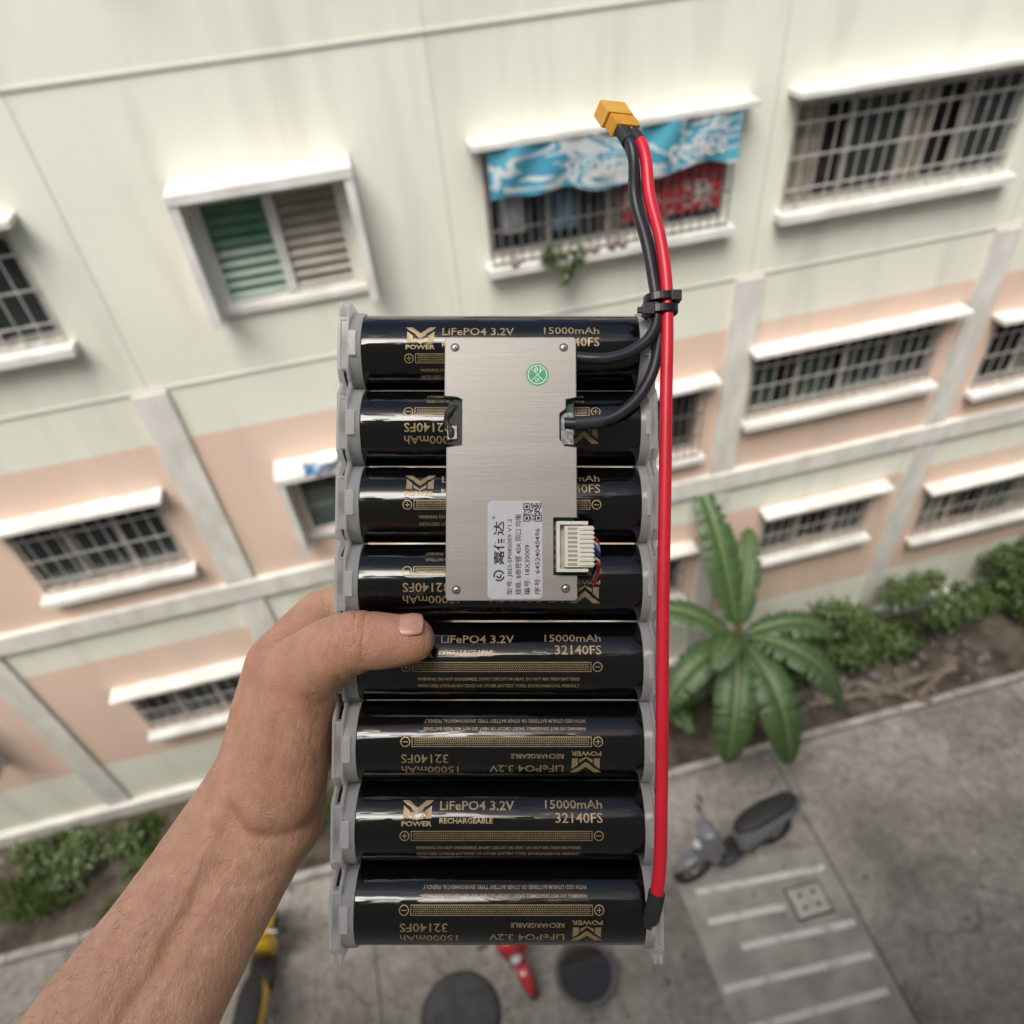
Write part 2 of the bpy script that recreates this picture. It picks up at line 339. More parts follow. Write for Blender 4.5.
def win(h):
    x0,x1,z0,z1,st,k,r=h; z0+=H; z1+=H; mb=MB()
    mats=[WHITE,GREEN if (r!=2) else DGREEN,BROWN if r!=2 else DGREEN,GREY,LGREY,GLASS,ALU]
    full = st=='louvre'
    pr=.36 if full else .24
    mb.box(x0-.12,x1+.14,FY-pr,FY+.01,z1+.10,z1+(.18 if full else .15),0)
    if full:
        mb.box(x0-.12,x0-.04,FY-pr+.01,FY+.01,z0-.02,z1+.098,0); mb.box(x1+.06,x1+.138,FY-pr+.01,FY+.01,z0-.02,z1+.098,0)
        mb.box(x0-.04,x1+.06,FY-.05,FY+.01,z0-.06,z0-.001,0)
    else:
        mb.box(x0-.06,x1+.08,FY-.18,FY+.01,z0-.11,z0-.03,0)
    fy0,fy1=FY+.02,FY+.08
    fm=0 if full else 6
    mb.box(x0+.001,x1-.001,fy0,fy1,z0+.001,z0+.06,fm); mb.box(x0+.001,x1-.001,fy0,fy1,z1-.05,z1-.001,fm)
    mb.box(x0+.001,x0+.05,fy0+.002,fy1-.002,z0+.06,z1-.05,fm); mb.box(x1-.05,x1-.001,fy0+.002,fy1-.002,z0+.06,z1-.05,fm)
    xm=(x0+x1)/2
    if full:
        mb.box(xm-.045,xm+.045,fy0-.02,fy1-.004,z0+.061,z1-.051,0)
        n=9
        for a,b,mi in((x0+.05,xm-.045,1),(xm+.045,x1-.05,2)):
            for i in range(n):
                zc=z0+.06+(z1-z0-.11)*(i+.5)/n
                M=Matrix.Translation(((a+b)/2,fy0+.04,zc))@Matrix.Rotation(math.radians(50+WR.uniform(-3,3)),4,'X')
                mb.box(-(b-a)/2,(b-a)/2,-.05,.05,-.003,.003,mi,M)
            mb.box(a,b,fy1+.03,fy1+.035,z0+.06,z1-.05,5)
    else:
        npan=3 if x1-x0<2 else 4
        for i in range(1,npan):
            x=x0+(x1-x0)*i/npan; mb.box(x-.03,x+.03,fy0+.004,fy1-.004,z0+.06,z1-.05,6)
        for i in range(npan):
            if WR.random()<.65:
                a=x0+(x1-x0)*i/npan+.03; b=x0+(x1-x0)*(i+1)/npan-.03
                mb.box(a,b,fy1,fy1+.006,z0+.06,z1-.05,5)
            elif WR.random()<.7:
                a=x0+(x1-x0)*i/npan+.03; b=a+(x1-x0)/npan*WR.uniform(.4,.9)
                for q in range(6): mb.box(a+(b-a)*q/6,a+(b-a)*(q+.8)/6,fy1+.01+.01*(q%2),fy1+.014+.01*(q%2),z0+.06,z1-.05,2)
        gm=3 if st=='bars' else 4; gy=FY-.03 if st=='grille' else FY-.12
        sp=.095 if st=='bars' else .15
        nb=int((x1-x0)/sp)
        for i in range(nb+1):
            x=x0+(x1-x0)*i/nb; mb.cyl((x,gy,z0-.02),(x,gy,z1+.02),.008,n=6,mi=gm,cap=False)
        for f in ((0,.33,.66,1) if st=='bars' else (0,.18,.5,.82,1)):
            z=z0+(z1-z0)*f; mb.box(x0,x1,gy-.006,gy+.006,z-.01,z+.01,gm)
    mb.obj('window_'+st,mats,bld,fix=False)
for h in holes:
    if -9<h[0]<16: win(h)
def sheet(name,x0,x1,z0,z1,y,m,parent,nx=40,nz=10,amp=.03,sag=0.0,curl=0):
    vs=[];fs=[]
    for j in range(nz+1):
        for i in range(nx+1):
            u=i/nx; v=j/nz
            yy=y+amp*math.sin(u*(x1-x0)*17+v*2+curl)*(1-v*.6)+amp*.6*math.sin(u*31+v*5)
            vs.append((x0+(x1-x0)*u,yy,H+z1+(z0-z1)*v+sag*(math.sin(u*9)+.6*math.sin(u*23+1))*v+random.uniform(-.004,.004)))
    for j in range(nz):
        for i in range(nx): a=j*(nx+1)+i; fs.append((a,a+1,a+nx+2,a+nx+1))
    mb=MB(); mb.add(vs,fs,0,True); return mb.obj(name,[m],parent,fix=False)
def printmat(name,cols,scale,stretch):
    m=bpy.data.materials.new(name); m.use_nodes=True; nt=m.node_tree; b=nt.nodes['Principled BSDF']; b.inputs['Roughness'].default_value=.45
    tc=N(nt,'ShaderNodeTexCoord'); mp=N(nt,'ShaderNodeMapping'); mp.inputs['Scale'].default_value=stretch; nt.links.new(tc.outputs['Object'],mp.inputs[0])
    n=N(nt,'ShaderNodeTexNoise',Scale=scale,Detail=2,Distortion=1.2); nt.links.new(mp.outputs[0],n.inputs['Vector'])
    r=N(nt,'ShaderNodeValToRGB'); cr=r.color_ramp; cr.interpolation='CONSTANT'
    cr.elements[0].position=0; cr.elements[0].color=(*cols[0][1],1); cr.elements[1].position=cols[1][0]; cr.elements[1].color=(*cols[1][1],1)
    for p,c in cols[2:]: e=cr.elements.new(p); e.color=(*c,1)
    nt.links.new(n.outputs['Fac'],r.inputs[0]); nt.links.new(r.outputs[0],b.inputs['Base Color']); return m
BLUEP=printmat('printed_tarp',[(0,(.55,.60,.60)),(.42,(.06,.27,.40)),(.50,(.50,.56,.57)),(.56,(.08,.34,.46)),(.66,(.55,.58,.58))],1.5,(.8,1,2.4))
REDP=printmat('red_print',[(0,(.50,.04,.05)),(.42,(.10,.02,.025)),(.48,(.55,.05,.06)),(.56,(.55,.50,.45)),(.62,(.12,.10,.10))],4,(1,1,1.3))
sheet('printed_tarp',1.28,3.70,-2.56,-2.10,FY-.22,BLUEP,bld,60,8,.02,.035)
sheet('red_banner',2.62,3.66,-3.04,-2.5,FY-.04,REDP,bld,24,8,.008)
sheet('cloth',1.40,1.62,-2.95,-2.5,FY-.03,mat('cloth_grey',(.45,.46,.45),(.25,.26,.26),scale=6,rough=.9),bld,10,8,.015)
sheet('cloth',1.9,2.15,-3.0,-2.5,FY-.02,mat('cloth_blue',(.12,.22,.30),(.05,.09,.14),scale=6,rough=.9),bld,10,8,.015)
mb=MB()
for t,x0,x1,z0,z1,y in ((STR[15][0],2.0,2.75,-2.46,-2.24,FY-.262),(STR[16][0],2.98,3.55,-2.44,-2.24,FY-.262)):
    v_,f_=fit(t,x0,x1,z0,z1); mb.add([(x,y,H+z) for x,z in v_],f_,0)
mb.obj('tarp_lettering',[mat('print_white',(.66,.67,.66),rough=.5)],bld,fix=False)
sheet('blue_tarp',-1.1,-.5,-5.06,-4.92,FY-.38,mat('blue_tarp',(.03,.2,.5),(.6,.65,.7),scale=5,rough=.5),bld,16,6,.04)
mb=MB()
for i in range(8):
    x=1.45+random.random()*1.3; mb.lathe([(.0,0),(.04,0),(.055,.08),(.048,.08),(.04,.03)],(x,FY-.15,H-3.23),12,0)
mb.obj('flower_pots',[mat('pot',(.16,.10,.08),(.5,.5,.48),scale=3,rough=.7)],bld)
# ------------------------------------------------------------------ photographer's own building: unseen, added to darken cell reflections and block sun
own=empty('unseen_blocker_building')
OH=[(x,x+1.6,z,z+1.2,'p',0,0) for x in (-9,-5.5,-2.3,2.2,5.5,9) for z in (-9.8,-6.8,-3.8,-.8) ]
wall('walls',-20,32,-H,1.75,OH,-.55,own,mat('own_wall',(.46,.45,.41),(.38,.37,.34),scale=2,rough=.9),-.15)
mb=MB(); mb.box(-20,32,-9,-.85,0,H+1.75); mb.obj('rear_block',[TRIM],own)
# ------------------------------------------------------------------ ground
def concrete():
    m=bpy.data.materials.new('concrete_yard'); m.use_nodes=True; nt=m.node_tree; b=nt.nodes['Principled BSDF']; b.inputs['Roughness'].default_value=.85
    tc=N(nt,'ShaderNodeTexCoord')
    n=N(nt,'ShaderNodeTexNoise',Scale=.5,Detail=7,Roughness=.65); n2=N(nt,'ShaderNodeTexNoise',Scale=7,Detail=5,Roughness=.7); v=N(nt,'ShaderNodeTexVoronoi',Scale=.33); v.feature='DISTANCE_TO_EDGE'
    nw=N(nt,'ShaderNodeTexNoise',Scale=1.3,Detail=5)
    for q in (n,n2,nw): nt.links.new(tc.outputs['Object'],q.inputs['Vector'])
    mx=N(nt,'ShaderNodeVectorMath'); mx.operation='MULTIPLY_ADD'; nt.links.new(nw.outputs['Color'],mx.inputs[0]); mx.inputs[1].default_value=(1.2,1.2,1.2); nt.links.new(tc.outputs['Object'],mx.inputs[2]); nt.links.new(mx.outputs[0],v.inputs['Vector'])
    r=N(nt,'ShaderNodeValToRGB'); r.color_ramp.elements[0].position=.34; r.color_ramp.elements[1].position=.60; r.color_ramp.elements[0].color=(.20,.19,.17,1); r.color_ramp.elements[1].color=(.43,.405,.365,1)
    nt.links.new(n.outputs['Fac'],r.inputs[0])
    r2=N(nt,'ShaderNodeValToRGB'); r2.color_ramp.elements[0].position=.3; r2.color_ramp.elements[1].position=.7; r2.color_ramp.elements[0].color=(.60,.60,.60,1); r2.color_ramp.elements[1].color=(1.15,1.15,1.15,1); nt.links.new(n2.outputs['Fac'],r2.inputs[0])
    r3=N(nt,'ShaderNodeValToRGB'); r3.color_ramp.elements[0].position=0; r3.color_ramp.elements[1].position=.006; r3.color_ramp.elements[0].color=(.5,.5,.5,1); r3.color_ramp.elements[1].color=(1,1,1,1); nt.links.new(v.outputs['Distance'],r3.inputs[0])
    def mul(a,b_):
        x=nt.nodes.new('ShaderNodeMix'); x.data_type='RGBA'; x.blend_type='MULTIPLY'; x.inputs[0].default_value=1; nt.links.new(a,x.inputs[6]); nt.links.new(b_,x.inputs[7]); return x.outputs[2]
    nt.links.new(mul(mul(r.outputs[0],r2.outputs[0]),r3.outputs[0]),b.inputs['Base Color'])
    bp=N(nt,'ShaderNodeBump',Strength=.4,Distance=.01); nt.links.new(n2.outputs['Fac'],bp.inputs['Height']); nt.links.new(bp.outputs[0],b.inputs['Normal'])
    return m
mb=MB(); mb.add([(-400,-400,0),(400,-400,0),(400,400,0),(-400,400,0)],[(0,1,2,3)]); mb.obj('ground',[concrete()])
mb=MB(); mb.add([(2.45,.2,.004),(4.62,.2,.004),(4.62,3.55,.004),(2.45,3.75,.004)],[(0,1,2,3)]); mb.obj('parking_slab',[mat('light_concrete',(.46,.44,.40),(.31,.295,.27),scale=2.6,rough=.85,detail=4)])
SOIL=mat('soil',(.045,.035,.025),(.13,.11,.085),scale=3,rough=.95,bump=.8,bscale=12,bdist=.05)
mb=MB()
nx,ny=120,10; vs=[];fs=[]
for i in range(nx+1):
    for j in range(ny+1): vs.append((-14+30*i/nx,5.2+1.68*j/ny,.07+.06*random.random()))
for i in range(nx):
    for j in range(ny): a=i*(ny+1)+j; fs.append((a,a+1,a+ny+2,a+ny+1))
mb.add(vs,fs,0,True); mb.obj('planting_strip',[SOIL],fix=False)
mb=MB(); x=-14
while x<16:
    mb.box(x,x+.985,5.08,5.2,0,.14+random.uniform(-.008,.008)); x+=1.0
mb.obj('kerb',[mat('kerb_concrete',(.46,.44,.40),(.28,.26,.24),scale=4,rough=.85)],bevel=.012)
PAINT=mat('worn_white_paint',(.78,.77,.73),(.46,.44,.40),scale=5,rough=.7,lo=.50,hi=.72)
mb=MB()
for (a,b) in (((2.65,3.42),(4.55,3.25)),((2.65,3.02),(3.75,2.93)),((2.95,2.62),(4.55,2.50)),((2.5,2.22),(4.55,2.10)),((2.6,1.75),(4.5,1.68)),((2.6,1.3),(4.5,1.25)),((2.6,.85),(4.5,.8))):
    a=Vector(a);b=Vector(b);d=(b-a).normalized();p=Vector((-d.y,d.x))*.045
    mb.add([(*(a-p),.008),(*(b-p),.008),(*(b+p),.008),(*(a+p),.008)],[(0,1,2,3)])
mb.obj('parking_markings',[PAINT])
mb=MB(); JG=mat('joint_groove',(.08,.075,.065),rough=.9)
for x in (-6.2,-1.9,4.66,9): mb.box(x-.012,x+.012,-.5,5.07,-.01,.0032)
mb.obj('expansion_joints',[JG])
mb=MB(); mb.box(3.86,4.34,2.72,3.10,.0,.035,0)
for i in range(2):
    for j in range(2): mb.cyl((4.0+.2*i,2.83+.16*j,.036),(4.0+.2*i,2.83+.16*j,.0375),.03,n=12,mi=1)
mb.box(3.83,4.37,2.69,3.13,.0,.012,1)
mb.obj('drain_cover',[mat('drain_cover',(.56,.55,.50),(.42,.41,.37),scale=6,rough=.7),JG],bevel=.006)
BLK=mat('black_rubber',(.02,.02,.022),(.035,.035,.035),scale=20,rough=.6)
mb=MB(); mb.lathe([(.0,.06),(.30,.06),(.36,.28),(.40,.29),(.41,.27),(.37,.25),(.30,.0),(0,0)],(.82,2.82,.0),40)
mb.lathe([(0,.2),(.338,.2)],(.82,2.82,0),40,1); mb.obj('plastic_basin',[mat('basin_plastic',(.09,.09,.092),(.14,.14,.14),scale=5,rough=.5),mat('dark_water',(.02,.018,.014),rough=.05)])
mb=MB(); mb.lathe([(0,.07),(.2,.075),(.44,.06),(.5,.05),(.52,.02),(.53,0)],(-.88,2.82,0),40)
for i in range(8):
    t=i*math.pi/8; M=Matrix.Translation((-.88,2.82,.074))@Matrix.Rotation(t,4,'Z'); mb.box(-.44,.44,-.008,.008,-.012,.002+.0003*i,0,M)
mb.obj('manhole_cover',[mat('cast_iron',(.06,.062,.07),(.09,.09,.095),scale=7,rough=.65,metal=.3)])
mb=MB()
for i in range(260):
    x=random.uniform(-6,9); y=5.05-abs(random.gauss(0,1.6)); s=random.uniform(.012,.05)
    M=Matrix.Translation((x,y,.012))@Matrix.Rotation(random.random()*6,4,'Z')@Matrix.Rotation(random.uniform(-.2,.2),4,'X')
    mb.add([M@Vector(q) for q in ((-s,0,0),(0,-s*.4,.004),(s,0,0),(0,s*.4,.004))],[(0,1,2,3)],i%2)
mb.obj('leaf_litter',[mat('dry_leaf',(.16,.09,.04),(.22,.15,.07),rough=.8),mat('dry_leaf_dark',(.06,.04,.025),rough=.8)],fix=False)
# ------------------------------------------------------------------ foliage
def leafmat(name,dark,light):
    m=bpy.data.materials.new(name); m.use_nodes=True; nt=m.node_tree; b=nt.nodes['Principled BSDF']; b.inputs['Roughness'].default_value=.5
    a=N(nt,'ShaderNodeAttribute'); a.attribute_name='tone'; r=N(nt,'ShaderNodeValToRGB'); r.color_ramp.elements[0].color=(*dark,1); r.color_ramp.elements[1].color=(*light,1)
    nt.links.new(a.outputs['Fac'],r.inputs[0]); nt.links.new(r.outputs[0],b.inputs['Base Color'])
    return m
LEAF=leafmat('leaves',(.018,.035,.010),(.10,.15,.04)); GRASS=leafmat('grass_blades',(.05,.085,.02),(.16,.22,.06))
def foliage(name,clumps,size,m,parent=None,blade=False):
    vs=[];fs=[];tone=[]
    for (cx,cy,cz,rx,ry,rz,n) in clumps:
        ct=random.random()
        for _ in range(n):
            while True:
                p=Vector((random.uniform(-1,1),random.uniform(-1,1),random.uniform(-1,1)))
                if p.length<=1: break
            p=p*(.6+.4*random.random()) if not blade else p
            c=Vector((cx+p.x*rx,cy+p.y*ry,max(.02,cz+p.z*rz) if not blade else cz))
            L=size*random.uniform(.6,1.3); W=L*(.32 if not blade else .06)
            d=Vector((random.gauss(0,1),random.gauss(0,1),random.gauss(.1,.6))) if not blade else Vector((random.gauss(0,.45),random.gauss(0,.45),1))
            d.normalize(); s=d.cross(Vector((random.gauss(0,.3),random.gauss(0,.3),1)))
            if s.length<.05: s=Vector((1,0,0))
            s.normalize(); u=d.cross(s); o=len(vs)
            vs+= [c,c+d*L*.5+s*W+u*W*.3,c+d*L-Vector((0,0,L*.15)),c+d*L*.5-s*W+u*W*.3]
            fs+= [(o,o+1,o+2),(o,o+2,o+3)]
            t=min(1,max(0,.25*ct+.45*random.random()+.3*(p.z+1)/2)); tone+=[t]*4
    me=bpy.data.meshes.new(name); me.from_pydata([tuple(v) for v in vs],[],fs); at=me.attributes.new('tone','FLOAT','POINT'); at.data.foreach_set('value',tone)
    me.materials.append(m); return link(bpy.data.objects.new(name,me),parent)
cl=[]
for i in range(50):
    x=random.uniform(5.3,12.5); cl.append((x,random.uniform(6.0,6.75),random.uniform(.3,1.5),random.uniform(.3,.5),random.uniform(.2,.35),random.uniform(.25,.4),280))
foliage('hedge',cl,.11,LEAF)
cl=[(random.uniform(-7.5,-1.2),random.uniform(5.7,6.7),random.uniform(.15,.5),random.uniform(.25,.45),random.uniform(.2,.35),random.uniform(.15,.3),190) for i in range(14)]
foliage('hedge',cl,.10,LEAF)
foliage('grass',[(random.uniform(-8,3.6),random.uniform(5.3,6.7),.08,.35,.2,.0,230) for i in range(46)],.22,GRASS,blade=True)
foliage('creeper_plant',[(1.75+random.random()*.4,FY-.2,H-3.12-.35*random.random(),.10,.1,.14,50) for i in range(6)],.06,LEAF,bld)
bm_=bpy.data.materials.new('banana_leaf'); bm_.use_nodes=True; nt=bm_.node_tree; b=nt.nodes['Principled BSDF']; b.inputs['Roughness'].default_value=.42
uv=N(nt,'ShaderNodeAttribute'); uv.attribute_name='lf'; sx=N(nt,'ShaderNodeSeparateXYZ'); nt.links.new(uv.outputs['Vector'],sx.inputs[0])
wv=N(nt,'ShaderNodeTexNoise',Scale=3.0,Detail=3); mp=N(nt,'ShaderNodeMapping'); mp.inputs['Scale'].default_value=(.5,22,1); nt.links.new(uv.outputs['Vector'],mp.inputs[0]); nt.links.new(mp.outputs[0],wv.inputs['Vector'])
r=N(nt,'ShaderNodeValToRGB'); r.color_ramp.elements[0].position=.3; r.color_ramp.elements[0].color=(.028,.065,.022,1); r.color_ramp.elements[1].position=.75; r.color_ramp.elements[1].color=(.075,.135,.045,1); nt.links.new(wv.outputs['Fac'],r.inputs[0])
ab=N(nt,'ShaderNodeMath'); ab.operation='ABSOLUTE'; nt.links.new(sx.outputs[0],ab.inputs[0]); lt=N(nt,'ShaderNodeMath'); lt.operation='LESS_THAN'; nt.links.new(ab.outputs[0],lt.inputs[0]); lt.inputs[1].default_value=.06
mx=nt.nodes.new('ShaderNodeMix'); mx.data_type='RGBA'; nt.links.new(lt.outputs[0],mx.inputs[0]); nt.links.new(r.outputs[0],mx.inputs[6]); mx.inputs[7].default_value=(.15,.19,.07,1)
nt.links.new(mx.outputs[2],b.inputs['Base Color'])
bp=N(nt,'ShaderNodeBump',Strength=.4,Distance=.02); nt.links.new(wv.outputs['Fac'],bp.inputs['Height']); nt.links.new(bp.outputs[0],b.inputs['Normal'])
STEM=mat('banana_stem',(.12,.15,.05),(.16,.10,.05),scale=3,rough=.6,stretch=(6,6,1))
def banana(loc,leaves,h=2.8):
    root=empty('banana_plant',loc)
    mb=MB(); mb.lathe([(.13,0),(.115,.18*h),(.10,.43*h),(.085,.7*h),(.06,.9*h),(.03,h)],(0,0,0),18); mb.lathe([(.07,0),(.05,.4),(.03,.8),(.01,1.0)],(.3,.1,0),14)
    mb.obj('pseudostem',[STEM],root)
    for (az,el,L,W,droop,z0) in leaves:
        az=math.radians(az); d=Vector((math.cos(az)*math.cos(math.radians(el)),math.sin(az)*math.cos(math.radians(el)),math.sin(math.radians(el))))
        p=Vector((0,0,z0)); n=60; st=L/n; pet=int(n*.13)
        vs=[];att=[];fs=[]
        tl=[1]*(n+1); tr=[1]*(n+1)
        for q in range(n+1):
            if random.random()<.16: tl[q]=random.uniform(.2,.75)
            if random.random()<.16: tr[q]=random.uniform(.2,.75)
        for i in range(n+1):
            t=i/n; side=d.cross(Vector((0,0,1))).normalized(); up_=side.cross(d).normalized()
            if i<pet: wd=.03
            else:
                s=(t-pet/n)/(1-pet/n); wd=W*.5*(math.sin(math.pi*min(1,s*.93+.07))**.45)+.004
            for u in (-1,-.6,-.08,0,.08,.6,1):
                tt=tl[i] if u<0 else tr[i]
                ww=wd*(tt if abs(u)==1 and i>pet else 1); fold=.22*abs(u)*wd
                vs.append(p+side*u*ww+up_*(fold-(.42*wd*u*u*abs(u)))+up_*(-.02 if u==0 else 0)+Vector((0,0,random.uniform(-.014,.014)*abs(u)))); att.append((u,t*L,az))
            p=p+d*st; d=(d+Vector((0,0,-1))*droop*st*(0.5+t)).normalized()
        for i in range(n):
            for j in range(6): a=i*7+j; fs.append((a,a+1,a+8,a+7))
        me=bpy.data.meshes.new('leaf'); me.from_pydata([tuple(v) for v in vs],[],fs); at=me.attributes.new('lf','FLOAT_VECTOR','POINT'); at.data.foreach_set('vector',[c for a in att for c in a]); me.materials.append(bm_)
        me.polygons.foreach_set('use_smooth',[True]*len(fs)); link(bpy.data.objects.new('leaf',me),root)
banana((4.05,5.7,.08),[(97,66,2.3,.54,.45,2.45),(150,40,1.8,.48,.95,2.4),(203,32,1.8,.52,1.25,2.4),(243,22,2.05,.56,1.3,2.45),(275,20,2.15,.60,1.25,2.45),(318,26,2.1,.54,1.25,2.45),(350,35,1.7,.48,1.2,2.4),(62,60,1.6,.42,.8,2.5),(225,55,1.3,.40,1.3,2.5),(190,0,1.1,.36,1.6,1.8)])
banana((3.0,6.1,.08),[(110,50,1.1,.34,.9,.9),(200,40,1.1,.34,1.1,.9),(280,45,1.2,.36,1.0,.9),(350,40,1.1,.34,1.1,.9)],1.0)
mb=MB()
for i in range(90):
    x=random.uniform(4.8,9); y=random.uniform(5.3,6.4); s=random.uniform(.03,.12)
    M=Matrix.Translation((x,y,.13))@Matrix.Rotation(random.random()*6,4,'Z')@Matrix.Rotation(random.uniform(-.4,.4),4,'X'); mb.box(-s,s,-s*.6,s*.6,-s*.4,s*.4,0,M)
for i in range(7):
    x=random.uniform(5.6,8); y=random.uniform(5.4,6.2); M=Matrix.Translation((x,y,.2))@Matrix.Rotation(random.uniform(-.6,.6),4,'Z')@Matrix.Rotation(random.uniform(-.15,.15),4,'Y'); mb.box(-.6,.6,-.05,.05,-.012,.012,1,M)
mb.obj('rubble',[mat('rubble_stone',(.22,.20,.18),(.1,.09,.08),scale=6,rough=.9),mat('old_plank',(.14,.10,.07),(.22,.19,.15),scale=5,rough=.8)])
# ------------------------------------------------------------------ scooters
CHR=mat('chrome_steel',(.5,.5,.5),rough=.25,metal=1); SEAT=mat('seat_vinyl',(.02,.02,.022),(.03,.03,.03),scale=20,rough=.55)
def scooter(loc,ang,c1,c2,lean=8):
    root=empty('motor_scooter',loc); root.rotation_euler=(math.radians(lean),0,math.radians(ang)); root.scale=(1.08,1.08,1.08)
    P=mat('scooter_paint',c1,rough=.25,Coat_Weight=.6); Q=mat('scooter_plastic',c2,rough=.45); W_=mat('headlamp',(.7,.72,.75),rough=.1); RL=mat('tail_lamp',(.4,.01,.01),rough=.2)
    mb=MB()
    for x in (-.62,.64):
        mb.torus((x,0,.27),.215,.055,mi=0); mb.torus((x,0,.27),.16,.018,mi=1)
        mb.cyl((x,-.05,.27),(x,.05,.27),.05,mi=1)
        for k in range(5):
            t=k*2*math.pi/5; mb.cyl((x,0,.27),(x+.15*math.cos(t),0,.27+.15*math.sin(t)),.014,n=6,mi=1)
    mb.obj('wheels',[BLK,CHR],root)
    mb=MB(); mb.loft([(-.98,.03,.80,.03),(-.90,.09,.76,.06),(-.65,.15,.68,.13),(-.35,.17,.60,.18),(-.12,.16,.52,.20),(.0,.12,.45,.15)],0)
    mb.loft([(.30,.16,.62,.30),(.38,.20,.68,.30),(.46,.17,.72,.26),(.54,.11,.70,.18),(.60,.03,.66,.08)],0)
    mb.loft([(.40,.05,.38,.05),(.50,.08,.50,.06),(.64,.085,.54,.04),(.80,.075,.48,.05),(.90,.03,.38,.03)],0)
    mb.loft([(.33,.10,.98,.05),(.40,.16,1.0,.08),(.50,.13,.98,.07),(.56,.05,.95,.04)],0)
    mb.obj('body_panels',[P],root)
    mb=MB(); mb.loft([(-.05,.15,.32,.05),(.12,.17,.29,.03),(.32,.17,.31,.04)],0,e=.5); mb.loft([(-.5,.10,.35,.12),(-.2,.12,.34,.14),(0,.10,.34,.08)],0)
    mb.loft([(-.95,.05,.55,.02),(-.80,.07,.58,.02),(-.55,.07,.56,.02)],0)
    mb.cyl((.64,0,.27),(.44,0,.92),.028,mi=1); mb.cyl((-.85,-.16,.36),(-.35,-.17,.28),.055,.04,mi=1)
    mb.cyl((.38,-.34,1.03),(.40,.34,1.03),.014,mi=1); mb.cyl((.375,-.36,1.03),(.38,-.24,1.03),.02,mi=2); mb.cyl((.375,.36,1.03),(.38,.24,1.03),.02,mi=2)
    mb.cyl((-.35,.0,.1),(-.3,.22,.02),.012,mi=1)
    for s in (-1,1):
        mb.cyl((.40,s*.2,1.04),(.36,s*.3,1.2),.007,n=8,mi=1); mb.loft([(.33,.015,1.22,.01),(.345,.06,1.22,.04),(.36,.05,1.22,.035)],2)
        vs=len(mb.v)
        for q in range(vs-48,vs): v=mb.v[q]; mb.v[q]=(v[0],v[1]+s*.32,v[2])
    mb.cyl((-.98,-.1,.86),(-.7,-.1,.86),.01,mi=1); mb.cyl((-.98,.1,.86),(-.7,.1,.86),.01,mi=1); mb.cyl((-.98,-.1,.86),(-.98,.1,.86),.01,mi=1)
    mb.obj('running_gear',[Q,CHR,BLK],root)
    mb=MB(); mb.loft([(-.90,.06,.85,.02),(-.80,.12,.86,.045),(-.5,.145,.84,.06),(-.2,.14,.79,.05),(-.02,.09,.76,.03),(.03,.03,.74,.01)],0,e=.6); mb.obj('seat',[SEAT],root)
    mb=MB(); mb.loft([(.56,.07,.80,.06),(.61,.05,.80,.04),(.63,.01,.80,.01)],0); mb.loft([(-1.0,.02,.74,.02),(-.98,.06,.74,.03),(-.93,.07,.75,.03)],1); mb.box(-1.01,-1.0,-.1,.1,.5,.62,0); mb.obj('lamps_and_plate',[W_,RL],root)
    return root
scooter((3.36,3.70,0),188,(.20,.21,.23),(.06,.06,.065))
scooter((.03,3.66,0),-84,(.50,.04,.04),(.55,.55,.55))
scooter((-3.42,3.75,0),80,(.80,.50,.03),(.03,.03,.032))
